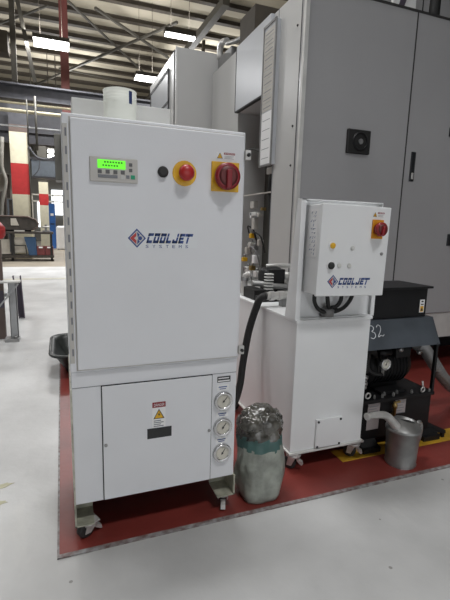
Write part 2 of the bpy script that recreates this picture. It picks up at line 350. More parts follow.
# ------------------------------------------------------------------ logo
LET = {'C': [(0,0,.34,1),(0,.72,1,1),(0,0,1,.28)], 'O': [(0,0,.34,1),(.66,0,1,1),(0,.72,1,1),(0,0,1,.28)], 'L': [(0,0,.34,1),(0,0,.95,.28)],
       'J': [(.66,0,1,1),(.0,0,1,.28),(0,0,.34,.40)], 'E': [(0,0,.34,1),(0,.72,1,1),(0,.38,.85,.62),(0,0,1,.28)], 'T': [(-.12,.72,1.3,1),(.33,0,.67,1)]}
def logo(b, x0, x1, z0, h, y):
    """diamond emblem at the start, then slanted block letters with a slit, small spaced word beneath"""
    dz = h*1.9; cx = x0 + dz*.5; cz = z0 + h*.48
    def dia(r, yy, m): b.m(m); b.prism([(cx-r*.95,yy,cz), (cx,yy,cz-r), (cx+r*.95,yy,cz), (cx,yy,cz+r)], (0,-.0006,0))
    dia(dz*.5, y, 'logo_blue'); dia(dz*.40, y-.0006, 'key_white')
    r = dz*.36; yy = y-.0012
    b.m('logo_red'); b.prism([(cx-r,yy,cz), (cx-r*.1,yy,cz-r*.85), (cx-r*.1,yy,cz-r*.3), (cx-r*.45,yy,cz), (cx-r*.1,yy,cz+r*.3), (cx-r*.1,yy,cz+r*.85)], (0,-.0006,0))
    b.m('logo_blue'); b.prism([(cx,yy,cz+r*.9), (cx+r*.42,yy,cz+r*.5), (cx+r*.1,yy,cz+r*.1)], (0,-.0006,0))
    b.lathe([(r*.3,0), (r*.3,.0006)], (cx+r*.45,yy,cz), '-Y', 12); b.prism([(cx,yy,cz-r*.9), (cx+r*.42,yy,cz-r*.5), (cx+r*.1,yy,cz-r*.1)], (0,-.0006,0))
    lx0 = x0 + dz*.98; sh = .28*h; lw = (x1-lx0-sh)/(7*1.0+6*.2+.1); lx = lx0
    b.m('logo_blue')
    for i, ch in enumerate('COOLJET'):
        for (a, c, d, e) in LET[ch]:
            for lo, hi in ((0,.63),(.68,1)):
                c0, e0 = max(c, lo), min(e, hi)
                if e0 - c0 < .01: continue
                if ch == 'J' and i == 4: pass
                P = [(a,c0),(d,c0),(d,e0),(a,e0)]
                b.prism([(lx+px*lw+sh*pz, y, z0+pz*h) for px, pz in P], (0,-.0006,0))
        lx += lw*1.2
    n = 7; w = (x1-sh-lx0)
    for i, ch in enumerate('SYSTEMS'):
        xx = lx0 - h*.05 + w*i/6.6
        b.text(ch, xx, xx+h*.30, z0-h*.47, h*.30, y)

def gauge(parent, x, y, z, r, ang, label=None):
    b = B(); b.lathe([(r*.98,-.004), (r,.004), (r*.97,.011), (r*.88,.014), (r*.84,.011), (r*.80,.013), (r*.70,.009)], (x,y,z), '-Y', 32, close=False); b.lathe([(r*1.0,-.002),(r*1.0,.002)], (x,y,z), '-Y', 32)
    g = b.done('gauge', 'chrome', parent)
    b = B(); b.m('gauge_face').lathe([(r*.74,.002), (r*.74,.008)], (x,y,z), '-Y', 28)
    b.m('ink')
    for k in range(21):
        a = math.radians(225 - 270*k/20); l = .53 if k % 5 == 0 else .60
        p, q = (math.cos(a), math.sin(a)), None
        b.bar((x+r*l*p[0], y-.0083, z+r*l*p[1]), (x+r*.67*p[0], y-.0083, z+r*.67*p[1]), .0012, .0008)
    b.done('dial', None, g)
    a = math.radians(ang)
    b = B(); b.bar((x-r*.18*math.cos(a), y-.0098, z-r*.18*math.sin(a)), (x+r*.58*math.cos(a), y-.0098, z+r*.58*math.sin(a)), .0028, .001); b.disc((x,y-.008,z), r*.09, .003)
    b.done('needle', 'dark', g)
    return g

def warning(b, x0, x1, z0, z1, y, side=True):
    """danger label: yellow triangle field and red header with text lines"""
    b.m('label').box(x0, x1, y-.0006, y, z0, z1)
    yy = y-.0006
    if side:
        h = z1-z0; b.m('label').box(x0, x0+h*1.05, yy-.0004, yy, z0, z1)
        cx = x0+h*.52; b.m('dark').prism([(cx-h*.46,yy-.0004,z0+h*.08), (cx+h*.46,yy-.0004,z0+h*.08), (cx,yy-.0004,z0+h*.92)], (0,-.0004,0))
        b.m('yellow').prism([(cx-h*.36,yy-.0008,z0+h*.15), (cx+h*.36,yy-.0008,z0+h*.15), (cx,yy-.0008,z0+h*.80)], (0,-.0004,0))
        b.m('dark').box(cx-h*.035, cx+h*.035, yy-.0016, yy-.0012, z0+h*.26, z0+h*.52)
        xa = x0+h*1.15; b.m('dred').box(xa, x1-.001, yy-.0004, yy, z1-h*.32, z1-h*.03)
        b.m('label').text('WARNING', xa+.002, x1-.003, z1-h*.26, h*.17, yy-.0004)
        b.m('ink')
        for k in range(3): b.box(xa+.002, x1-.004-(k%2)*.006, yy-.0003, yy, z0+h*(.1+.17*k), z0+h*(.15+.17*k))
    else:
        w = x1-x0; b.m('dred').box(x0, x1, yy-.0004, yy, z1-w*.42, z1)
        b.m('label').text('DANGER', x0+w*.12, x1-w*.08, z1-w*.33, w*.22, yy-.0004)
        tz = z1-w*1.32; cx = (x0+x1)/2
        b.m('dark').prism([(cx-w*.42,yy,tz), (cx+w*.42,yy,tz), (cx,yy,tz+w*.78)], (0,-.0004,0))
        b.m('yellow').prism([(cx-w*.33,yy-.0004,tz+w*.055), (cx+w*.33,yy-.0004,tz+w*.055), (cx,yy-.0004,tz+w*.66)], (0,-.0004,0))
        b.m('dark').prism([(cx-w*.04,yy-.0008,tz+w*.2), (cx+w*.12,yy-.0008,tz+w*.34), (cx+w*.02,yy-.0008,tz+w*.34), (cx+w*.05,yy-.0008,tz+w*.52), (cx-w*.1,yy-.0008,tz+w*.32), (cx,yy-.0008,tz+w*.32)], (0,-.0004,0))
        b.m('ink')
        for k in range(4):
            zz = z0 + (tz-w*.1-z0)*(k+.4)/4
            b.box(x0+w*.1, x1-w*(.15+.2*(k%2)), yy-.0003, yy, zz, zz+w*.07)

def rotary(parent, cx, cz, y, w, h, kr, depth, platemat, T=None, ang=0):
    b = B(); b.T = T; b.box(cx-w/2, cx+w/2, y-.006, y, cz-h/2, cz+h/2, .002)
    s = b.done('rotary_switch', platemat, parent)
    b = B(); b.T = T; b.m('dred').lathe([(kr*.8,0), (kr*.8,depth*.3), (kr,depth*.35), (kr*.98,depth*.62), (kr*.8,depth*.7)], (cx,y-.006,cz), '-Y', 30)
    b.m('maroon').lathe([(kr*.74,depth*.72), (kr*.5,depth*.74)], (cx,y-.006,cz), '-Y', 30)
    k = b.done('knob_ring', None, s)
    b = B(); b.T = T; R = Matrix.Translation((cx,0,cz)) @ Matrix.Rotation(ang, 4, 'Y') @ Matrix.Translation((-cx,0,-cz))
    b.box(cx-kr*.2, cx+kr*.2, y-.006-depth, y-.006-depth*.6, cz-kr*.9, cz+kr*.45, .003, R); b.done('knob_grip', 'dred', s)
    return s

# ------------------------------------------------------------------ chiller cabinet
t = thing('chiller_cabinet', 'white coolant chiller cabinet with green display and three gauges on casters', 'cabinet', (.302,1.6,FZ))
b = B(); b.box(.010, .596, 1.391, 1.81, .622, 1.416, .004); en = b.done('enclosure', 'white', t)
b = B(); b.box(.034, .586, 1.378, 1.392, .633, 1.402, .003); dr = b.done('door', 'white', t)
B().box(.030, .590, 1.3895, 1.3935, .627, 1.406).done('gasket', 'panel_grey', en)
hg = B().box(.012, .026, 1.386, 1.392, .655, 1.385, .001).done('hinge', 'panel_grey', t)
for k in range(14): B().box(.0185, .0235, 1.3845, 1.387, .680+k*.0515, .703+k*.0515).done('hinge_slot', 'ink', hg)
for z, lb in ((1.342, 1), (.655, 2)):
    b = B(); b.box(.592, .613, 1.378, 1.40, z-.016, z+.016, .002); o = b.done('latch', 'steel', t); B().disc((.603,1.378,z), .006, .006).done('latch_screw', 'dark', o)
B().box(-.013, .010, 1.70, 1.80, 1.25, 1.41, .002).done('junction_box', 'taupe', t)
# control panel
cp = B().box(.085, .228, 1.371, 1.378, 1.224, 1.297, .003).done('control_panel', 'panel_grey', t)
b = B(); b.m('lcd').box(.108, .190, 1.3698, 1.3712, 1.264, 1.289)
b.m('lcd_ink')
random.seed(3)
for row, n in ((1.2795, 7), (1.2695, 6)):
    x = .127 if row > 1.275 else .122
    for k in range(n):
        b.box(x, x+.0052, 1.3692, 1.3699, row+random.uniform(0,.001), row+.0055); x += .0082
b.done('display', None, cp)
for x, z, w, h, m in ((.114,1.254,.012,.011,'key_dark'), (.137,1.2545,.012,.011,'key_dark'), (.160,1.2545,.012,.011,'key_dark'), (.182,1.255,.012,.011,'key_dark'), (.1375,1.241,.058,.009,'ink'), (.182,1.240,.012,.012,'key_white'), (.206,1.279,.010,.010,'key_dark'), (.206,1.2625,.010,.010,'key_dark'), (.197,1.2425,.010,.010,'ink'), (.2125,1.2425,.013,.012,'key_green')):
    B().box(x-w/2, x+w/2, 1.3694, 1.3712, z-h/2, z+h/2, .0006).done('key', m, cp)
# push button, emergency stop, rotary switch
b = B(); b.m('dark').lathe([(.017,0), (.0175,.004), (.014,.008), (.0135,.012), (.011,.014)], (.308,1.378,1.266), '-Y', 26); b.done('push_button', None, t)
b = B(); b.m('yellow').disc((.379,1.378,1.266), .040, .003, bev=.0008); es = b.done('emergency_stop', None, t)
b = B(); b.lathe([(.015,.002), (.015,.016), (.0245,.020), (.0255,.029), (.019,.038), (.007,.041), (0,.0415)], (.379,1.378,1.266), '-Y', 28); b.done('mushroom_head', 'red', es)

rotary(t, .519, 1.264, 1.378, .098, .096, .044, .042, 'yellow')
b = B(); warning(b, .488, .554, 1.321, 1.343, 1.378); b.done('warning_label', None, t)
b = B(); b.m('label_film').box(.189, .425, 1.3774, 1.378, 1.026, 1.088); lg = b.done('logo_label', None, t)
b = B(); logo(b, .194, .408, 1.041, .032, 1.3774); b.done('logo', None, lg)
# base
b = B(); b.box(.012, .592, 1.394, 1.80, .148, .622, .003); b.done('base', 'white', t)
B().box(.008, .013, 1.390, 1.80, .148, .565, .001).done('side_edge', 'worn', t)
B().box(.014, .107, 1.3925, 1.3945, .5675, .569).done('seam', 'ink', t); B().box(.493, .590, 1.3925, 1.3945, .5675, .569).done('seam', 'ink', t)
B().box(.104, .496, 1.391, 1.3945, .150, .569).done('panel_gap', 'gap', t)
ap = B().box(.107, .493, 1.386, 1.394, .153, .566, .0015).done('access_panel', 'white', t)
for x, z in ((.1155,.357), (.485,.354)): B().disc((x,1.386,z), .0055, .004).done('quarter_turn_lock', 'dull', ap)
b = B(); warning(b, .274, .321, .396, .490, 1.386, False); b.done('danger_label', None, ap)
b = B(); b.m('plate_black').box(.256, .343, 1.385, 1.386, .356, .394); b.m('dark').box(.262, .337, 1.3846, 1.385, .361, .388); b.done('nameplate', None, ap)
for z, a in ((.461,50), (.357,55), (.253,60)): gauge(t, .5405, 1.394, z, .037, a)
b = B(); b.m('plate_black').box(.516, .568, 1.3932, 1.394, .533, .556); b.m('label').box(.520, .562, 1.3928, 1.3932, .547, .551); b.box(.519, .565, 1.3928, 1.3932, .536, .541); b.done('gauge_nameplate', None, t)
for z in (.511, .406, .302):
    b = B(); b.m('label').box(.516, .562, 1.3934, 1.394, z-.010, z+.012); b.m('logo_blue').box(.522, .555, 1.3931, 1.3934, z+.002, z+.006); b.box(.526, .551, 1.3931, 1.3934, z-.005, z-.002); b.done('gauge_label', None, t)
for xs, side in (((.008,.072), 0), ((.526,.598), 1)):
    x0, x1 = xs; y0 = 1.388
    b = B(); b.box(x0, x1, y0, y0+.1, .066, .071); sx = x0 if side == 0 else x1-.006
    b.box(sx, sx+.006, y0, 1.80, .066, .149); b.box(x0, x1, 1.70, 1.80, .066, .071)  # side plate lengthened to the back to keep light out underneath
    b.prism([(x0,y0+.1,.07), (x1,y0+.1,.07), (x1,y0+.1,.149), (x0,y0+.1,.149)], (0,.004,0))
    b.done('caster_bracket', 'bracket', t)
B().box(.014, .590, 1.792, 1.799, .045, .149).done('rear_light_block', 'white', t)  # added plate that stops light coming under the base from behind
B().box(.08, .525, 1.50, 1.78, .09, .149).done('under_shade_block', 'black', t)  # black block added to darken the space under the base
caster(t, .055, 1.425, .066, .029, 2.0)
caster(t, .566, 1.430, .066, .027, -.35)
caster(t, .046, 1.75, .066, .027, .3)
caster(t, .566, 1.75, .066, .027, -.2)

# things on the chiller
t = thing('plastic_bucket', 'small milky white plastic bucket standing on the white cabinet', 'bucket', (.203,1.575,1.4145))
b = B()
prof = [(0,1.4145), (.050,1.4145), (.053,1.418), (.0545,1.50)]
for k in range(4): prof += [(.0548,1.505+k*.010), (.0556,1.507+k*.010), (.0556,1.510+k*.010), (.0550,1.512+k*.010)]
prof += [(.0562,1.540), (.0562,1.543), (.054,1.543), (.053,1.50), (.0515,1.42), (0,1.4185)]
b.lathe(prof, (.203,1.575,0), 'Z', 40, close=False); b.done('body', 'plastic_white', t)
b = B()
for k in range(5):
    a0 = -PI/2 + .42 + k*.045; R = .0560
    p = [( .203+R*math.cos(a0+d), 1.575+R*math.sin(a0+d)) for d in (0,.045)]
    b.prism([(p[0][0],p[0][1],1.496), (p[1][0],p[1][1],1.496), (p[1][0],p[1][1],1.536), (p[0][0],p[0][1],1.536)], (.0004*math.cos(a0),.0004*math.sin(a0),0))
b.done('printed_mark', 'blue_print', t)
b = B(); b.box(.05, .408, 1.70, 1.80, 1.4145, 1.540, .002)
solo(b, 'metal_box', 'grey_box', 'long pale grey sheet metal box on the cabinet behind the bucket', 'box', (.23,1.75,1.4145))

# ------------------------------------------------------------------ coolant tank with control box
t = thing('coolant_tank', 'white coolant tank on casters carrying a tilted white control box', 'tank', (1.12,1.9,FZ))
X0, X1, Y0, Y1 = .930, 1.320, 1.545, 2.28
b = B(); b.box(X0, X1, Y0, Y1, .098, .703, .003); b.done('tank_body', 'white2', t)
b = B(); b.box(X0-.006, X1+.006, Y0-.006, Y1+.006, .700, .713, .002); b.done('tank_top', 'white2', t)
b = B(); b.box(X0-.008, X1+.012, Y0-.012, Y1+.01, .090, .099, .001); b.done('base_plate', 'grey_box', t)
cv = B().box(1.056, 1.196, Y0-.012, Y0, .104, .243, .001).done('cover_plate', 'white2', t)
for x, z in ((1.066,.232), (1.186,.232), (1.066,.11), (1.186,.11)): B().disc((x,Y0-.012,z), .0055, .003, n=10).done('screw', 'dark', cv)
for x, y, a in ((.962,1.565,.75), (1.295,1.565,.6), (.96,2.24,1), (1.29,2.24,.6)): caster(t, x, y, .090, .03, a, True)
# mounting stand: back plate and gusset wings
b = B(); b.box(.926, 1.334, 1.574, 1.578, .713, 1.222); b.box(.926, 1.334, 1.550, 1.578, 1.218, 1.222)
b.prism([(.922,1.550,.713), (.922,1.64,.713), (.922,1.578,1.222), (.922,1.550,1.222)], (.004,0,0)); b.prism([(1.334,1.550,.713), (1.334,1.64,.713), (1.334,1.578,1.222), (1.334,1.550,1.222)], (.004,0,0))
b.box(.926, .945, 1.550, 1.553, .713, 1.222); b.box(1.318, 1.334, 1.550, 1.553, .713, .84); b.box(.93, 1.33, 1.549, 1.575, .713, .718)
b.done('mounting_stand', 'white2', t)
T = Matrix.Translation((1.12,1.5,1.014)) @ Matrix.Rotation(math.radians(1.0), 4, 'Y') @ Matrix.Translation((-1.12,-1.5,-1.014))
b = B(); b.T = T; b.box(.956, 1.284, 1.457, 1.572, .833, 1.196, .003); b.done('control_box', 'white2', t)
b = B(); b.T = T; b.box(.952, 1.289, 1.445, 1.458, .829, 1.199, .003); cd = b.done('control_box_door', 'white2', t)
rotary(t, 1.224, 1.108, 1.445, .056, .078, .029, .042, 'orange', T, .2)
b = B(); b.T = T; warning(b, 1.196, 1.255, 1.157, 1.178, 1.445); b.done('warning_label', None, cd)
def btn(x, z, r, d, m, nm, ring=None):
    b = B(); b.T = T
    if ring: b.m(ring).lathe([(r*1.35,0), (r*1.3,.003), (r,.004)], (x,1.445,z), '-Y', 22)
    b.m(m).lathe([(r,0), (r,d*.7), (r*.75,d), (0,d*1.05)], (x,1.445,z), '-Y', 22); b.done(nm, None, cd)
btn(1.010, 1.035, .012, .012, 'yellow', 'indicator_lamp', 'label')
btn(1.010, .955, .0145, .014, 'dark', 'push_button', 'label')
for x, z in ((1.110,1.028), (1.052,.955), (1.101,.955)): btn(x, z, .010, .004, 'grey_box', 'blank_plug')
btn(1.259, 1.007, .007, .006, 'dull', 'door_lock')
b = B(); b.T = T; logo(b, 1.000, 1.210, .876, .029, 1.445); b.done('logo', None, cd)
b = B(); b.T = T; b.m('label').box(.9552, .956, 1.474, 1.545, .985, 1.178); random.seed(5); b.m('logo_blue')
for k in range(11):
    z = 1.168 - k*.0165
    for j in range(3):
        y = 1.488 + j*.015 + random.uniform(-.003,.003)
        if random.random() < .8: b.bar((.955,y,z), (.955,y+random.uniform(.003,.010),z-random.uniform(.003,.011)), .0022, .0006)
b.done('side_sticker', None, t)
for i, P in enumerate((((1.00,1.53,.84), (1.005,1.535,.79), (1.04,1.54,.752), (1.10,1.54,.742), (1.16,1.54,.76), (1.20,1.545,.80), (1.21,1.55,.84)), ((1.06,1.53,.84), (1.07,1.53,.78), (1.09,1.54,.755), (1.13,1.54,.75)), ((1.14,1.53,.84), (1.14,1.54,.79), (1.12,1.545,.765), (1.08,1.55,.76)))):
    B().tube(P, .009, 8, samples=6).done('cable', 'rubber', t)
b = B(); b.m('cast').lathe([(.03,0), (.032,.03), (.02,.04)], (1.085,1.555,.722), 'Z', 18); b.m('steel').lathe([(.014,.04), (.014,.058), (0,.06)], (1.085,1.555,.722), 'Z', 14); b.done('cable_gland', None, t)
# pump set
b = B(); b.lathe([(.03,1.03), (.048,1.032), (.052,1.05), (.052,1.14), (.045,1.15)], (0,2.12,.83), 'X', 24); b.box(1.05, 1.15, 2.07, 2.17, .713, .80); b.box(1.06, 1.142, 2.05, 2.19, .80, .878, .004)
pm = b.done('pump', 'black', t)
for k in range(6): B().box(1.018, 1.062, 2.03, 2.06, .770+k*.016, .777+k*.016, .001).done('cooling_fin', 'grey_box', pm)
b = B(); b.lathe([(.028,1.145), (.034,1.15), (.034,1.175), (.028,1.18), (.028,1.205), (.034,1.207), (.034,1.222), (.02,1.225)], (0,2.1,.815), 'X', 16); b.lathe([(.026,.713), (.026,.80)], (1.18,2.1,0), 'Z', 14); b.lathe([(.02,.82), (.024,.835), (.024,.855), (.014,.86)], (1.165,2.08,0), 'Z', 12); b.done('valve_body', 'steel', pm)
B().tube([(1.08,2.16,.885), (1.13,2.15,.89), (1.31,2.14,.885)], .013, samples=4).done('upper_pipe', 'steel', pm)
B().tube([(.965,2.10,.80), (1.0,2.09,.798), (1.06,2.06,.79), (1.20,2.05,.775), (1.3,2.05,.77)], .017, samples=4).done('lower_pipe', 'dull', pm)
B().tube([(.965,2.2,.713), (.965,2.2,.80), (.968,2.19,.83), (.99,2.17,.845)], .018, samples=4).done('elbow', 'steel', pm); B().lathe([(.024,.80),(.024,.825)], (.965,2.2,0), 'Z', 8, smooth=False).done('elbow_nut', 'dull', pm)
b = B()
for k, (x, l) in enumerate(((.935,.018), (.953,.024), (.977,.022), (.999,.032), (1.031,.026), (1.057,.06))): b.lathe([(.019+.005*(k%2),x), (.019+.005*(k%2),x+l)], (0,1.86,.768), 'X', 8 if k % 2 else 14, smooth=False)
b.lathe([(.016,1.117), (.016,1.31)], (0,1.86,.768), 'X', 14); b.done('hose_coupling', 'steel', pm)
for x in (1.03, 1.2): B().box(x-.012, x+.012, 1.84, 1.88, .713, .752).done('pipe_clamp', 'cast', pm)
b = B(); b.box(.95, 1.30, 1.98, 2.02, .713, .745); b.box(.955, 1.02, 2.04, 2.2, .713, .77, .004); b.done('pump_bed', 'rubber', pm)
b = B(); b.tube([(.936,1.86,.768), (.918,1.865,.762), (.903,1.875,.74), (.895,1.88,.712), (.884,1.89,.665), (.867,1.9,.585), (.852,1.9,.5), (.838,1.9,.40), (.822,1.89,.30), (.78,1.87,.21), (.70,1.84,.17), (.61,1.79,.18)], .0185, 14, samples=5)
solo(b, 'coolant_hose', 'rubber', 'black rubber hose arching off the tank fitting behind the chiller', 'hose', (.9,1.9,0))

# ------------------------------------------------------------------ sack
b = B(); n, rows = 44, 40; rings = []
for j in range(rows+1):
    v = j/rows; z = FZ + .001 + .365*v
    K5 = ((0,.084),(.05,.094),(.2,.103),(.4,.104),(.6,.099),(.75,.096),(1,.094))
    for (va, wa), (vb, wb) in zip(K5, K5[1:]):
        if va <= v <= vb: wx = wa + (wb-wa)*(v-va)/(vb-va)
    wy = wx*.74; f = 1.0
    if v > .74: f = max(.05, math.cos((v-.74)/.26*PI/2*.93))**.55
    lean = .012*math.sin(v*2.2)+.01*v
    ring = []
    for i in range(n):
        a = 2*PI*i/n; ca, sa = math.cos(a), math.sin(a)
        ex = 2.6; rr = (abs(ca)**ex+abs(sa)**ex)**(-1/ex)
        p = Vector((ca*rr*wx*f, sa*rr*wy*f, 0))
        nz = noise.noise(Vector((ca*1.5+3, sa*1.5, v*2.6)))*.020 + abs(noise.noise(Vector((ca*3.2, sa*3.2, v*1.6+4))))*-.018*min(1,v*4) + noise.noise(Vector((ca*4, sa*4, v*13)))*(.002 if v < .68 else .016)
        p *= 1 + nz/.09
        dz = (noise.noise(Vector((ca*3, sa*3+7, v*4)))*.03 if v > .75 else 0)
        ring.append(b.bm.verts.new((.730+lean*.6+p.x, 1.440+p.y+.045*v, max(FZ+.001, z+dz))))
    rings.append(ring)
for nm in ('sack', 'teal', 'poly'): b.m(nm)
for j in range(rows):
    v = (j+.5)/rows
    for i in range(n):
        q = v + .05*noise.noise(Vector((math.cos(2*PI*i/n)*2.5, math.sin(2*PI*i/n)*2.5, v*3+5)))
        b.m('sack' if q < .575 else ('teal' if q < .70 else 'poly'))
        b._f([rings[j][i], rings[j][(i+1)%n], rings[j+1][(i+1)%n], rings[j+1][i]], True)
b.m('sack'); b._f(rings[0][::-1]); b.m('poly'); b._f(rings[-1], True)
t = thing('sack', 'crumpled pale plastic sack with a teal band slumped against the chiller', 'sack', (.75,1.47,FZ))
b.done('sack_body', None, t)
b = B(); random.seed(11)
for (x, y, z, rx, ry, rz, sd) in ((.685,1.44,.325,.05,.04,.04,1), (.76,1.44,.31,.06,.035,.05,2), (.73,1.48,.345,.07,.045,.04,3), (.80,1.48,.305,.04,.05,.05,4)):
    tmp = bmesh.new(); bmesh.ops.create_icosphere(tmp, subdivisions=4, radius=1)
    for q in tmp.verts:
        d = 1 + .22*noise.noise(q.co*2.2+Vector((sd*9,0,0))) + .14*noise.noise(q.co*5+Vector((0,sd*5,0)))
        q.co = Vector((x+q.co.x*rx*d, y+q.co.y*ry*d, z+q.co.z*rz*d))
    b._take(tmp, None, True)
b.done('crumpled_film', 'poly', t)

# ------------------------------------------------------------------ hydraulic power unit
t = thing('hydraulic_power_unit', 'black hydraulic power unit with a slate hood chalked 32', 'power unit', (1.58,1.85,FZ))
b = B(); b.box(1.352, 1.815, 1.605, 2.18, .055, .250, .003); b.done('reservoir', 'black', t)
b = B(); b.box(1.348, 1.822, 1.592, 2.19, .250, .268, .002); b.done('deck', 'black', t)
for x, y in ((1.354,1.60), (1.808,1.60), (1.354,2.16), (1.808,2.16)):
    B().box(x-.007, x+.007, y-.006, y+.010, .268, .535).done('frame_post', 'black', t)
hd = B().prism([(1.348,1.592,.528), (1.348,1.658,.660), (1.348,2.12,.660), (1.348,2.12,.650), (1.348,1.666,.650), (1.348,1.602,.528)], (.474,0,0)).done('hood', 'slate', t)
b = B(); b.prism([(1.348,1.600,.530), (1.348,1.660,.655), (1.348,2.12,.655), (1.348,2.12,.530)], (.004,0,0)); b.prism([(1.818,1.600,.530), (1.818,1.660,.655), (1.818,2.12,.655), (1.818,2.12,.530)], (.004,0,0)); b.done('hood_side', 'slate', t)
B().box(1.36, 1.81, 1.90, 1.91, .268, .53).done('rear_screen', 'black', t)
# chalk number on the sloping hood face
def hoodpt(x, z): return (x, 1.592+(z-.528)*.5-.001, z)
CH = .022
three = [(1.372,.640), (1.384,.650), (1.398,.645), (1.398,.632), (1.386,.624), (1.400,.617), (1.402,.602), (1.388,.592), (1.372,.596)]
two = [(1.418,.640), (1.428,.651), (1.441,.646), (1.442,.632), (1.432,.616), (1.418,.600), (1.424,.598), (1.434,.604), (1.446,.600), (1.456,.606)]
for nm, pts in (('chalk_digit', three), ('chalk_digit', two)):
    B().tube([hoodpt(p[0]+CH, p[1]-.012) for p in pts], .0018, 6, samples=5).done(nm, 'chalk', hd)
bx = B().box(1.40, 1.783, 1.672, 1.88, .661, .812, .003).done('electrical_box', 'black', t)
B().box(1.39, 1.803, 1.655, 1.905, .812, .823, .002).done('box_lid', 'black', bx)
b = B(); b.m('label').box(1.737, 1.768, 1.6713, 1.672, .684, .752); b.m('yellow').box(1.742, 1.763, 1.6709, 1.6713, .688, .718); b.m('dark').prism([(1.744,1.6706,.693), (1.761,1.6706,.693), (1.7525,1.6706,.712)], (0,-.0003,0)); b.box(1.743, 1.762, 1.6709, 1.6713, .724, .730); b.box(1.746, 1.760, 1.6709, 1.6713, .738, .746); b.done('warning_sticker', None, bx)
b = B(); b.lathe([(.02,1.46), (.09,1.465), (.105,1.50), (.105,1.72), (.09,1.75), (.02,1.755)], (0,1.79,.385), 'X', 28); 
for k in range(10): b.lathe([(.109,1.51+k*.022), (.109,1.516+k*.022)], (0,1.79,.385), 'X', 28)
b.box(1.52, 1.70, 1.74, 1.84, .268, .30); b.done('motor', 'black', t)
b = B(); b.box(1.60, 1.70, 1.66, 1.72, .45, .50, .004); b.lathe([(.018,1.50), (.018,1.58)], (0,1.68,.48), 'X', 12); b.done('terminal_box', 'black', t)
g = gauge(t, 1.505, 1.63, .437, .031, 70); B().lathe([(.007,.375), (.007,.405), (.011,.405), (.011,.41)], (1.505,1.64,0), 'Z', 10).done('gauge_stem', 'steel', t)
B().tube([(1.505,1.64,.38), (1.47,1.645,.38), (1.43,1.65,.40), (1.42,1.66,.44)], .009, 8, samples=4).done('gauge_line', 'rubber', t)
B().tube([(1.395,1.64,.40), (1.395,1.64,.46), (1.42,1.66,.50), (1.47,1.68,.49), (1.50,1.70,.46)], .017, 10, samples=4).done('pressure_hose', 'rubber', t)
b = B()
for k in range(4): b.lathe([(.012+.003*(k%2),.315+k*.017), (.012+.003*(k%2),.331+k*.017)], (1.397,1.64,0), 'Z', 10)
b.done('hose_coupling', 'dull', t)
B().torus((1.395,1.605,.290), .014, .004).done('lifting_eye', 'steel', t)
B().torus((1.745,1.60,.285), .012, .004).done('lifting_eye', 'steel', t); 
B().tube([(1.745,1.60,.297), (1.742,1.605,.33)], .005, 6).done('eye_bolt', 'steel', t)
for x, y, z, r in ((1.44,1.61,.268,.006), (1.49,1.61,.268,.007), (1.56,1.61,.268,.008), (1.60,1.63,.268,.008), (1.68,1.61,.268,.007), (1.79,1.60,.268,.006), (1.52,1.63,.268,.006)):
    B().lathe([(r,z), (r,z+.012), (r*.6,z+.02), (0,z+.02)], (x,y,0), 'Z', 6, smooth=False).done('bolt', 'dull', t)
b = B(); b.box(1.50, 1.66, 1.63, 1.69, .268, .285, .003); b.done('valve_block', 'black', t)
b = B(); b.lathe([(.009,0), (.012,.004), (.012,.016), (0,.018)], (1.60,1.64,.505), '-Y', 10); b.done('fitting', 'dull', t)
b = B(); b.lathe([(.009,0), (.012,.004), (.012,.016), (0,.018)], (1.725,1.64,.48), '-Y', 10); b.done('fitting', 'dull', t)
for a in ((1.401,1.476,.105,.247), (1.573,1.643,.170,.246)):
    b = B(); b.m('paper_dim').box(a[0], a[1], 1.6042, 1.605, a[2], a[3]); b.m('ink')
    for k in range(5): b.box(a[0]+.008, a[1]-.01-.01*(k%2), 1.6039, 1.6042, a[3]-.02-k*.014, a[3]-.016-k*.014)
    b.done('paper_label', None, t)
b = B(); b.lathe([(.009,.16), (.009,.215), (.013,.215), (.013,.235), (.006,.24)], (1.553,1.585,0), 'Z', 10); b.bar((1.545,1.585,.243), (1.585,1.585,.246), .008); b.tube([(1.553,1.585,.18), (1.553,1.61,.17)], .009, 8); b.done('drain_valve', 'brass', t)
for x0, x1, y0 in ((1.358,1.462,1.556), (1.75,1.862,1.560)):
    b = B(); b.box(x0, x1, y0, 2.15, FZ, .032, .002); b.prism([(x0,y0+.02,.032), (x0,y0+.05,.055), (x0,2.15,.055), (x0,2.15,.032)], (x1-x0,0,0)); b.done('skid_foot', 'black', t)
b = B(); b.prism([(1.84,1.60,.032), (1.905,1.565,.030), (1.915,1.575,.030), (1.90,1.68,.030), (1.84,1.74,.032)], (0,0,.012)); b.box(1.885, 1.905, 1.57, 1.585, FZ, .03); b.done('outrigger', 'black', t)

b = B(); pts = [(1.872,1.79,.47), (1.93,1.795,.44), (1.99,1.80,.38), (2.08,1.81,.285), (2.19,1.84,.195), (2.34,1.89,.11), (2.6,1.96,.047), (3.2,2.05,.042)]
b.tube(pts, lambda f: .034 + .003*math.sin(f*2*PI*46), 14, samples=26)
solo(b, 'corrugated_hose', 'cast', 'thick grey corrugated hose trailing from the power unit onto the red floor', 'hose', (1.9,1.8,0))

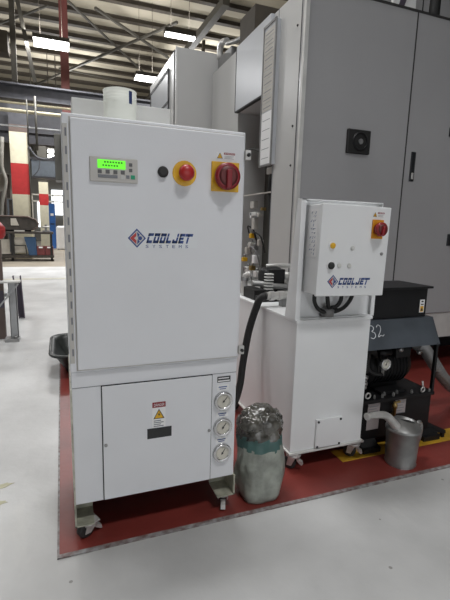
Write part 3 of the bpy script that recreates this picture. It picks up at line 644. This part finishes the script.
# ------------------------------------------------------------------ oil can
cx, cy = 1.487, 1.450
t = thing('oil_can', 'galvanised oil can with a bent spout before the black power unit', 'can', (cx,cy,FZ))
b = B(); b.lathe([(0,FZ), (.070,FZ), (.073,.010), (.070,.016), (.077,.172), (.081,.175), (.082,.184), (.079,.189)], (cx,cy,0), 'Z', 40, close=False); b.done('body', 'dull', t)
n = 40; b = B()
lo = [b.bm.verts.new((cx+.079*math.cos(2*PI*i/n), cy+.079*math.sin(2*PI*i/n), .189)) for i in range(n)]
def openpt(a, r):
    x, y = cx+.020+r*math.cos(a), cy+.006+r*.84*math.sin(a); return (x, y, .222 - (x-cx)*.24)
mid = [b.bm.verts.new(openpt(2*PI*i/n, .055)) for i in range(n)]; inn = [b.bm.verts.new(openpt(2*PI*i/n, .050)) for i in range(n)]
dn = [b.bm.verts.new((cx+.05*math.cos(2*PI*i/n)+.01, cy+.045*math.sin(2*PI*i/n), .12)) for i in range(n)]
for A, C in ((lo, mid), (mid, inn), (inn, dn)):
    for i in range(n): b._f([A[i], A[(i+1)%n], C[(i+1)%n], C[i]], True)
b.done('shoulder', 'dull', t)
b = B(); b.lathe([(0,.20), (.045,.20)], (cx+.016,cy,0), 'Z', 30, close=False); b.done('inside', 'dark', t)
b = B(); b.tube([(cx-.050,cy-.01,.195), (cx-.085,cy-.015,.230), (cx-.13,cy-.02,.268), (cx-.185,cy-.025,.283), (cx-.245,cy-.03,.286)], lambda f: .022-.008*f, 14, samples=6); b.tube([(cx-.243,cy-.03,.286), (cx-.252,cy-.0305,.2861)], .0165, 14); b.done('spout', 'steel', t)
b = B(); b.tube([(cx+.082,cy+.0,.18), (cx+.105,cy+.01,.19), (cx+.120,cy+.01,.165), (cx+.117,cy+.01,.11), (cx+.10,cy+.01,.08), (cx+.080,cy,.075)], .010, 10, samples=6); b.done('handle', 'dull', t)

# ------------------------------------------------------------------ machine tool
t = thing('machine_tool', 'huge grey machine tool enclosure standing behind the tank and power unit', 'machine', (3.5,3.4,FZ))
mx = 1.447; ZT = 2.575; ZB = .26
b = B(); b.box(mx, 6.5, 2.50, 2.56, .47, ZT); b.done('front_wall', 'mach', t)
b = B(); b.box(mx, 6.5, 2.512, 2.57, ZB, .462); b.done('lower_sill', 'mach_white', t)
B().box(mx+.002, 6.5, 2.52, 2.57, .455, .475).done('sill_seam', 'post_brown', t)
b = B(); b.box(mx, mx+.3, 2.56, 2.865, ZB, ZT); b.done('corner_pillar', 'mach_lit', t)
b = B(); b.box(mx, mx+.3, 2.865, 3.56, 2.06, ZT); b.box(mx, mx+.3, 3.56, 4.25, ZB, ZT); b.box(mx, mx+.3, 2.865, 3.56, ZB, .62); b.done('side_wall', 'mach_lit', t)
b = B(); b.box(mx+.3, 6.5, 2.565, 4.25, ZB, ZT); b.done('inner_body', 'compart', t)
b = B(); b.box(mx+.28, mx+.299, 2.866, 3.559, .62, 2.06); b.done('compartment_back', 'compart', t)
b = B(); b.box(2.2, 6.3, 3.0, 4.2, FZ, ZB); b.done('plinth', 'black', t)
for x, y in ((1.6,2.7), (1.6,4.1), (4,2.7), (6.2,2.7)): B().lathe([(.05,FZ), (.05,.02), (.02,.03), (.02,ZB)], (x,y,0), 'Z', 16).done('levelling_foot', 'cast', t)
b = B(); b.box(mx-.006, mx+.02, 2.494, 2.52, .47, ZT); b.done('corner_trim', 'mach_white', t)
b = B(); b.box(mx-.0015, mx+.01, 2.548, 2.556, ZB, ZT); b.done('corner_seam', 'dark', t)
b = B(); b.box(mx-.001, mx+.01, 2.862, 2.872, ZB, ZT); b.done('pillar_seam', 'ink', t)
for z in (2.37, 1.765, 1.515): B().lathe([(.008,0), (.006,-.006)], (mx,2.60,z), 'X', 10).done('side_screw', 'dark', t)
sd = B().box(mx-.03, mx, 2.93, 3.56, 2.065, ZT-.002, .004).done('sliding_panel', 'mach_panel', t)
B().box(mx-.032, mx-.002, 3.556, 3.566, 2.06, ZT-.002).done('panel_edge', 'dark', sd); B().box(mx-.031, mx-.001, 2.93, 3.56, 2.055, 2.066).done('panel_edge', 'dark', sd)
# strip of paper instructions in a frame
st = B().box(mx-.034, mx, 2.835, 3.02, 1.55, 2.505, .002).done('instruction_strip', 'mach_panel', t)
b = B(); b.m('cast')
b.box(mx-.04, mx-.03, 2.828, 2.842, 1.55, 2.51); b.box(mx-.04, mx-.03, 3.012, 3.024, 1.55, 2.51); b.box(mx-.04, mx-.03, 2.835, 3.02, 1.545, 1.556); b.box(mx-.04, mx-.03, 2.835, 3.02, 2.495, 2.51); b.done('strip_frame', None, st)
b = B()
b.m('paper')
for k in range(10): b.box(mx-.0365, mx-.034, 2.846, 3.008, 1.93+k*.0545, 1.93+k*.0545+.049)
b.m('label').box(mx-.0365, mx-.034, 2.846, 3.008, 1.56, 1.92)
b.m('ink')
for k in range(10): b.box(mx-.0368, mx-.0365, 2.87, 2.99, 1.95+k*.0545, 1.956+k*.0545)
for k in range(5): b.box(mx-.0368, mx-.0365, 2.87, 2.99, 1.60+k*.066, 1.604+k*.066)
b.done('instruction_sheets', None, st)
# front details
B().box(2.306, 2.316, 2.4985, 2.502, .47, ZT).done('door_seam', 'dark', t)
B().box(mx+.02, 6.5, 2.4975, 2.505, ZT-.012, ZT+.004).done('roof_edge', 'dark', t)
fv = B().box(1.80, 1.985, 2.478, 2.50, 1.61, 1.765, .006).done('vent_fan', 'rubber', t)
B().torus((1.90,2.478,1.688), .055, .008).done('fan_ring', 'black', fv); B().disc((1.90,2.478,1.688), .018, .008).done('fan_hub', 'cast', fv)
b = B(); b.box(2.365, 2.405, 2.492, 2.50, 1.46, 1.665, .003); h = b.done('door_handle', 'plate_black', t); B().box(2.378, 2.396, 2.488, 2.493, 1.475, 1.52, .002).done('key_latch', 'steel', h)
b = B(); b.box(2.70, 2.76, 2.49, 2.50, 1.80, 1.865, .003); b.done('door_knob', 'plate_black', t)
b = B(); b.box(2.80, 2.86, 2.49, 2.50, 1.0, 1.09, .003); b.done('door_knob', 'plate_black', t)
# grey service conduit beside control box
b = B(); b.lathe([(.024,1.05), (.024,1.10), (.02,1.10), (.02,1.16)], (1.90,2.46,-.20), 'Z', 14); b.box(1.875, 1.925, 2.44, 2.50, .72, .85, .003); b.done('cable_outlet', 'cast', t)
# compartment fittings
cb = B().box(1.56, 1.70, 2.87, 3.12, .64, .80, .004).done('manifold', 'cast', t)
for y, z, w, h, m in ((3.28,1.285,.07,.06,'paper'), (3.26,1.21,.13,.03,'grey_box'), (3.30,1.20,.03,.05,'label'), (3.25,1.13,.05,.09,'paper'), (3.10,1.246,.025,.025,'brass'), (3.16,1.20,.03,.03,'paper')):
    B().box(1.48, 1.52, y-w/2, y+w/2, z-h/2, z+h/2, .004).done('connector', m, t)
for y, z, w, h, m in ((3.31,.95,.05,.05,'paper'), (3.22,.84,.05,.07,'label'), (3.36,.74,.07,.05,'grey_box'), (3.45,.82,.035,.035,'yellow'), (3.30,1.03,.035,.04,'yellow'), (3.24,.93,.04,.03,'cast'), (3.38,.90,.04,.06,'paper'), (3.18,.72,.06,.05,'grey_box'), (3.28,.76,.04,.04,'brass'), (3.14,.98,.03,.05,'paper')):
    f = B().box(1.48, 1.53, y-w/2, y+w/2, z-h/2, z+h/2, .006).done('pneumatic_fitting', m, t); B().lathe([(.012,z+h/2), (.012,z+h/2+.02), (.008,z+h/2+.025)], (1.505,y,0), 'Z', 10).done('nozzle', 'dull', f)
for k, (y, z) in enumerate(((3.36,1.05), (3.30,.88), (3.22,1.0), (3.42,.70))):
    B().tube([(1.50,y,z), (1.47,y-.04,z+.06), (1.50,y-.10,z+.02), (1.52,y-.14,z-.10)], .006, 6, samples=5).done('air_line', 'cast' if k % 2 else 'rubber', t)
B().box(1.47, 1.49, 2.875, 3.555, 1.36, 1.37).done('compartment_rail', 'paper', t)
b = B(); b.tube([(1.50,2.98,2.05), (1.50,3.0,1.8), (1.51,2.96,1.6), (1.50,2.99,1.4), (1.50,2.94,1.1), (1.52,2.97,.8)], .022, 8, samples=5); b.done('cable_loom', 'rubber', t)
b = B(); b.tube([(1.49,2.94,2.05), (1.49,2.93,1.5), (1.50,2.92,.8)], .014, 8, samples=5); b.done('grey_conduit', 'paper', t)
B().tube([(1.49,3.46,1.69), (1.49,3.40,1.73), (1.49,3.30,1.73), (1.50,3.12,1.68), (1.5,3.02,1.70)], .010, 8, samples=5).done('loose_wire', 'rubber', t)
for z in (1.93, 1.62, 1.5): B().box(1.475, 1.51, 2.93, 3.02, z, z+.05, .004).done('cable_clip', 'paper', t)

# things on the machine roof
t2 = thing('roof_cabinet', 'dark grey cabinet sitting on the machine roof behind the black pipe', 'cabinet', (3.4,3.3,ZT)); B().box(2.25, 4.6, 3.1, 3.7, ZT, 3.4, .004).done('body', 'mach', t2); B().box(2.9, 2.91, 3.097, 3.101, ZT, 3.4).done('seam', 'dark', t2)
solo(B().tube([(2.74,2.80,ZT), (2.74,2.80,3.3), (2.76,2.86,3.42), (2.8,3.0,3.46)], .04, 14, samples=4), 'roof_pipe', 'rubber', 'black upright pipe on the machine roof', 'pipe', (2.74,2.8,ZT))
b = B(); b.m('label').prism([(2.36,2.80,ZT), (2.56,2.80,ZT), (2.555,2.80,2.90), (2.33,2.80,2.90)], (0,.02,0)); b.m('purple').prism([(2.39,2.797,ZT+.03), (2.50,2.797,2.90), (2.44,2.797,2.90), (2.36,2.797,ZT+.06)], (0,.003,0))
solo(b, 'sign_board', None, 'white board with a purple stripe leaning on the machine roof', 'board', (2.45,2.8,ZT))
b = B(); b.box(mx+.01, mx+.45, 3.30, 3.60, ZT, 2.80, .004); solo(b, 'roof_box', 'purlin', 'dark box on the machine roof above the pale side panel', 'box', (1.7,3.45,ZT))
t2 = thing('pipe_assembly', 'silver pipe elbow with valves on the machine roof by the tall cabinet', 'pipe', (1.6,4.1,ZT))
b = B(); b.tube([(1.50,4.2,ZT+.13), (1.50,4.2,2.80), (1.50,4.14,2.83), (1.50,4.02,2.80)], .03, 12, samples=4); b.done('elbow', 'steel', t2)
B().tube([(1.50,4.02,2.78), (1.50,3.8,2.72), (1.50,3.6,2.68), (1.5,3.64,ZT+.06)], .02, 10, samples=4).done('branch_pipe', 'dull', t2)
B().box(1.48, 1.8, 3.85, 4.2, ZT, 2.70, .004).done('valve_block', 'cast', t2)

# tall cabinet beyond
t = thing('tall_cabinet', 'tall light grey cabinet beyond the machine, reaching under the lamps', 'cabinet', (1.6,5.0,0))
b = B(); b.box(1.105, 2.2, 4.335, 5.68, 0, 2.80, .004); b.done('body', 'mach_lit', t)
B().box(1.095, 1.112, 4.325, 4.345, 0, 2.80).done('corner_trim', 'mach_white', t); B().box(1.100, 1.107, 4.42, 4.44, 0, 2.80).done('side_seam', 'dark', t)
sp = B().box(1.095, 1.106, 4.66, 5.56, .4, 2.70, .003).done('side_door', 'mach_panel', t)
b = B(); b.box(1.090, 1.097, 4.64, 5.60, 2.67, 2.70); b.box(1.090, 1.097, 4.64, 4.665, .4, 2.70); b.box(1.090, 1.097, 5.575, 5.60, .4, 2.70); b.box(1.090, 1.097, 4.64, 5.60, 2.36, 2.385); b.done('door_edging', 'dark', sp)

# ------------------------------------------------------------------ black tub behind the chiller
t = thing('plastic_tub', 'black plastic tub on the floor behind the chiller', 'tub', (.2,3.40,FZ))
def rrect(x0, x1, y0, y1, r, z, k=6):
    out = []
    for cxx, cyy, a0 in ((x1-r,y1-r,0), (x0+r,y1-r,PI/2), (x0+r,y0+r,PI), (x1-r,y0+r,1.5*PI)):
        for i in range(k+1): a = a0+PI/2*i/k; out.append((cxx+r*math.cos(a), cyy+r*math.sin(a), z))
    return out
b = B(); loops = [rrect(.0,.50,3.20,3.62,.06,FZ+.001), rrect(-.075,.58,3.10,3.70,.09,.145), rrect(-.11,.61,3.07,3.73,.11,.155), rrect(-.11,.61,3.07,3.73,.11,.172), rrect(-.085,.585,3.095,3.705,.09,.172), rrect(-.07,.575,3.11,3.69,.08,.14), rrect(.01,.49,3.21,3.61,.05,.012)]
R = [[b.bm.verts.new(p) for p in L] for L in loops]; n = len(R[0])
for A, C in zip(R, R[1:]):
    for i in range(n): b._f([A[i], A[(i+1)%n], C[(i+1)%n], C[i]], True)
b._f(R[0][::-1]); b._f(R[-1]); b.done('tub_body', 'tub', t)
b = B(); b.tube(rrect(-.11,.61,3.07,3.73,.11,.168)+[rrect(-.11,.61,3.07,3.73,.11,.168)[0]], .009, 8); b.done('rolled_rim', 'tub', t)

# ------------------------------------------------------------------ steel support frame at the picture edge
t = thing('support_frame', 'low grey steel support frame with a diagonal brace on the grey floor', 'frame', (-.7,4.6,0))
b = B(); b.box(-1.3, -.374, 4.27, 4.40, .540, .555); b.done('top_plate', 'grey_box', t)
b = B(); b.box(-.475, -.41, 4.30, 4.306, .03, .54); b.box(-.475, -.469, 4.30, 4.36, .03, .54); b.box(-.416, -.41, 4.30, 4.36, .03, .54); b.done('leg', 'steel_paint', t)
b = B(); b.bar((-.39,4.28,.53), (-.80,4.28,.02), .07, .014); b.done('brace', 'steel_paint', t)
b = B(); b.box(-.52, -.40, 4.22, 4.34, 0, .03); b.lathe([(.02,.03), (.02,.05), (0,.05)], (-.43,4.25,0), 'Z', 8); b.done('foot_plate', 'dull', t)
b = B(); b.prism([(-.535,5.33,.43), (-.45,5.33,.43), (-.43,5.33,.0), (-.49,5.33,.0)], (0,.012,0)); b.prism([(-.535,5.27,.49), (-.525,5.27,.49), (-.48,5.27,.0), (-.49,5.27,.0)], (0,.07,0)); b.prism([(-.46,5.27,.49), (-.45,5.27,.49), (-.43,5.27,.0), (-.44,5.27,.0)], (0,.07,0)); b.done('rear_leg', 'purple', t)
b = B(); b.box(-.52, -.50, 4.38, 5.34, .40, .43); b.done('side_rail', 'steel_paint', t)
b = B(); b.box(-.60, -.524, 4.36, 4.42, 0, .928); o = b.done('upright', 'post_brown', t); B().box(-.60, -.5235, 4.357, 4.36, .30, .46).done('upright_band', 'purple', o)
b = B(); b.lathe([(0,.93), (.09,.935), (.115,.97), (.115,1.04), (.08,1.085), (0,1.10)], (-.595,4.39,0), 'Z', 24); solo(b, 'safety_cap', 'safety_red', 'rounded bright red cap on the brown upright at the edge', 'cap', (-.595,4.39,.93))

# ------------------------------------------------------------------ workbench and clutter far behind
t = thing('workbench', 'long greasy steel workbench with a lower shelf before the striped column', 'workbench', (-1.2,13.3,0))
b = B(); b.box(-4, -.22, 12.95, 13.6, .76, .82, .005); b.done('bench_top', 'bench', t)
b = B(); b.box(-4, -.22, 12.97, 13.6, .10, .17); b.box(-4, -.22, 12.98, 13.02, .0, .06); b.done('shelf', 'bench', t)
for x in (-3.9, -2.3, -1.28, -.28):
    B().box(x-.03, x+.03, 12.98, 13.04, .0, .76).done('leg', 'rubber', t)
for x0, x1, z0, z1 in ((-1.62,-1.34,.20,.60), (-1.22,-.95,.24,.42), (-1.22,-.95,.46,.66)):
    B().box(x0, x1, 13.05, 13.08, z0, z1).done('back_panel', 'shelfboard', t)
b = B(); b.bar((-1.23,13.0,.19), (-1.23,13.0,.72), .025); b.bar((-1.23,13.0,.44), (-.93,13.0,.44), .025); b.bar((-.92,13.0,.18), (-.94,13.0,.44), .025); b.done('wire_divider', 'dark', t)
b = B()
prof = [(x, z) for x, z in ((-3.0,1.22), (-.85,1.21), (-.66,1.14), (-.60,1.05), (-.62,.95), (-.75,.86), (-3.0,.86))]
b.prism([(x,13.05,z) for x, z in prof], (0,.5,0)); t = thing('conveyor_trough', 'dark trough with a rounded end lying on the workbench', 'trough', (-1.5,13.3,.82)); b.done('trough_body', 'bench', t)
b = B(); b.tube([(-3.0,13.03,1.235), (-.86,13.03,1.225), (-.66,13.03,1.15), (-.59,13.03,1.05), (-.61,13.03,.95), (-.75,13.03,.87)], .02, 8); b.done('rim', 'post_brown', t)
B().box(-3.0, -.8, 13.2, 13.4, .82, .87).done('feet', 'rubber', t)
b = B(); b.prism([(-1.28,13.02,1.17), (-1.15,13.02,1.17), (-1.08,13.02,.98), (-1.28,13.02,.98)], (0,.02,0)); b.done('pale_flap', 'shelfboard', t)
solo(B().box(-1.2, -.95, 12.96, 13.1, .82, .855), 'paper_stack', 'paper', 'pale folded papers on the bench edge below the trough', 'paper', (-1.1,13,.82))
b = B(); b.prism([(-.97,13.0,.67), (-.68,13.0,.67), (-.66,13.0,.17), (-.86,13.0,.17)], (0,.35,0)); solo(b, 'storage_bin', 'blue', 'tapered dark blue bin on the bench shelf', 'bin', (-.8,13.2,.17))
for x0, x1, lb in ((-.66,-.455,'maroon toolbox on the bench shelf touching the blue bin'), (-.445,-.235,'maroon toolbox on the bench shelf at the bench end')):
    t = thing('toolbox', lb, 'toolbox', ((x0+x1)/2,13.15,.17), 'maroon toolboxes on the bench shelf')
    bb = B().box(x0, x1, 13.0, 13.3, .17, .42, .01).done('body', 'maroon', t); B().box((x0+x1)/2-.05, (x0+x1)/2+.05, 12.98, 13.0, .37, .41).done('latch', 'label', t)
t = thing('drill_vise', 'grey clamp stand on the bench top beside the trough end', 'vise', (-.42,13.2,.82))
B().box(-.5, -.3, 13.1, 13.3, .82, .86).done('base', 'cast', t); B().box(-.44, -.38, 13.15, 13.25, .86, 1.02).done('jaw', 'cast', t); B().tube([(-.52,13.15,.95), (-.30,13.15,.97)], .02).done('screw', 'steel', t)
# further clutter
t = thing('cabinet', 'bright blue cabinet standing beside the distant column', 'cabinet', (-.33,19.5,0)); B().box(-.46, -.22, 19.4, 19.8, 0, 1.85, .01).done('body', 'blue2', t); B().box(-.40, -.28, 19.39, 19.40, 1.35, 1.45).done('label_plate', 'label', t); B().box(-.42, -.26, 19.39, 19.40, 1.0, 1.04).done('handle', 'dark', t)
solo(B().box(-.2, .3, 18.5, 18.9, 0, .95, .08), 'wrapped_bundle', 'label', 'white wrapped bundle on the floor past the blue cabinet', 'bundle', (0,18.7,0))
t = thing('duct_unit', 'blue grey duct unit hung from the roof above the distant column', 'duct', (-.62,19,2.85)); B().box(-1.0, .1, 18.8, 19.4, 2.86, 3.48, .01).done('casing', 'bluegrey', t); B().box(-1.07, .12, 18.78, 19.42, 3.48, 3.58).done('flange', 'girder', t); B().box(-1.05, .1, 18.79, 19.42, 2.80, 2.86).done('lower_flange', 'girder', t)
for x in (-.9, 0): B().tube([(x,19,3.58), (x,19,7.5)], .02, 6).done('hanger', 'brace', t)
for k, (x0, x1, z0, z1, m, lb) in enumerate(((-2.75,-1.45,0,1.0,'girder','dark crate at the bottom of the stack behind the workbench'), (-2.7,-1.5,1.0,1.85,'bluegrey','blue grey crate in the middle of the stack behind the workbench'), (-2.65,-1.55,1.85,2.7,'taupe','taupe crate topmost of the stack behind the workbench'))):
    t = thing('crate', lb, 'crate', ((x0+x1)/2,17,z0))
    B().box(x0, x1, 16.8, 17.4, z0, z1, .02).done('crate_body', m, t)
    for xx in (x0+.12, x1-.12): B().box(xx-.05, xx+.05, 16.78, 16.8, z0+.03, z1-.03).done('batten', 'bench', t)
b = B(); b.box(-3, 3, 22.2, 22.3, 2.32, 2.38); b.box(-3, 3, 22.2, 22.3, 2.02, 2.08)
for k in range(9): b.box(-2.6+k*.45, -2.55+k*.45, 22.2, 22.3, 0, 2.4)
solo(b, 'rack_frame', 'shelfboard', 'pale open storage rack beyond the distant column', 'rack', (0,22.2,0))
for i, (x0, x1, z0, z1) in enumerate(((-1.22,-.98,.8,2.2), (-.46,.2,1.5,2.9), (-3.8,-2.0,1.6,2.6))):
    w = B().box(x0, x1, 26.7, 26.79, z0, z1).done('window_%d' % (i+1), 'window', None, (x0,26.7,z0)); tag(w, ('bright narrow window between the two striped columns', 'bright window behind the blue cabinet', 'bright wide window beyond the workbench')[i], 'window', None, 'structure')
t = thing('hanging_lamp', 'small bright lamp glowing under the dark beam beside the striped column', 'lamp', (-.28,18,3.5))
for k in range(2): B().box(-.38, -.16, 17.9, 18.1, 3.50+k*.18, 3.60+k*.18, .02).done('tube', 'lamp', t)
B().box(-.4, -.14, 17.85, 18.15, 3.82, 3.86).done('housing', 'brace', t); B().tube([(-.27,18,3.86), (-.27,18,7.5)], .015, 6).done('cord', 'brace', t)
b = B(); b.box(-6, -1.5, 14.2, 14.6, .0, 1.95, .02); t = thing('steel_locker', 'dark green grey locker behind the workbench', 'locker', (-3,14.4,0)); b.done('body', 'bench', t); B().box(-1.95, -1.94, 14.19, 14.2, .1, 1.9).done('seam', 'dark', t)
b = B(); b.tube([(-1.45,13.85,3.4), (-1.50,13.85,2.6), (-1.42,13.85,2.2), (-1.55,13.85,1.6), (-1.6,13.85,1.0), (-1.6,13.85,0)], .05, 10, samples=5); solo(b, 'flexible_duct', 'taupe', 'bent grey flexible duct beside the striped column', 'duct', (-1.5,13.85,0))
b = B(); b.tube([(-.78,13.9,3.2), (-.6,13.9,2.95), (-.3,13.9,2.9), (.1,13.9,3.1)], .03, 8, samples=5); b.tube([(-.5,13.9,2.92), (-.55,13.9,2.6), (-.7,13.9,2.4)], .012, 8, samples=5); solo(b, 'hanging_cables', 'girder', 'loose cables drooping under the dark beam', 'cable', (-.3,13.9,3))

# ------------------------------------------------------------------ light
def area(x, y, z, sx, sy, power, col=(.985,.99,1), rot=(0,0,0), spread=180):
    l = bpy.data.lights.new('shop_and_fill_light', 'AREA'); l.shape = 'RECTANGLE'; l.size = sx; l.size_y = sy; l.energy = power; l.color = col; l.spread = math.radians(spread)
    o = bpy.data.objects.new('shop_and_fill_light', l); o.location = (x,y,z); o.rotation_euler = rot; COL.objects.link(o); return o
K = 1.0
for x, y, p, sp in ((-3.4,1.5,14,110), (-3.4,4.5,45,140), (-3.2,7.5,95,150), (-.06,12.16,150,180), (2.72,10.4,190,180), (2.52,13.6,150,180), (-3.2,12,110,180), (-3.2,18,170,180), (1.2,-1.2,50,120), (.35,2.3,55,150), (.5,19,200,180), (5,18,180,180)):
    area(x, y, 5.34, 1.2, .5, p*K, spread=sp)  # lamps over the chiller and behind the viewer are unseen, added for fill
# unseen upward lamps added to brighten the roof sheeting
for x, y, p in ((-.06,12.16,80), (2.72,10.4,40), (2.52,13.6,60), (-3.2,12,110), (-3.2,18,130), (.5,19,150), (5,16,150), (-3.2,7.5,90)):
    area(x, y, 5.6, 1.2, .5, p*.72, rot=(PI,0,0))
w = bpy.data.worlds.new('hall_ambient'); scn.world = w; w.use_nodes = True
bg = w.node_tree.nodes['Background']; bg.inputs['Color'].default_value = (.95, .97, 1.0, 1); bg.inputs['Strength'].default_value = 1.15

# ------------------------------------------------------------------ camera
f, yaw, pitch, roll = 423.937, 0.368186, 0.171161, -0.0273041
fw = Vector((math.sin(yaw)*math.cos(pitch), math.cos(yaw)*math.cos(pitch), -math.sin(pitch)))
rt = Vector((math.cos(yaw), -math.sin(yaw), 0)); dn = fw.cross(rt)
c, s_ = math.cos(roll), math.sin(roll)
r2 = rt*c + dn*s_; d2 = dn*c - rt*s_
cam = bpy.data.cameras.new('camera'); co = bpy.data.objects.new('camera', cam); COL.objects.link(co)
m3 = Matrix((r2, -d2, -fw)).transposed()
co.matrix_world = Matrix.Translation((0,0,1.1)) @ m3.to_4x4()
cam.sensor_fit = 'VERTICAL'; cam.sensor_height = 36; cam.lens = f/600*36; cam.clip_start = .05; cam.clip_end = 200
scn.camera = co
vs = scn.view_settings
vs.view_transform = 'Standard'; vs.look = 'None'; vs.gamma = 1; vs.use_curve_mapping = False; vs.exposure = 0.31
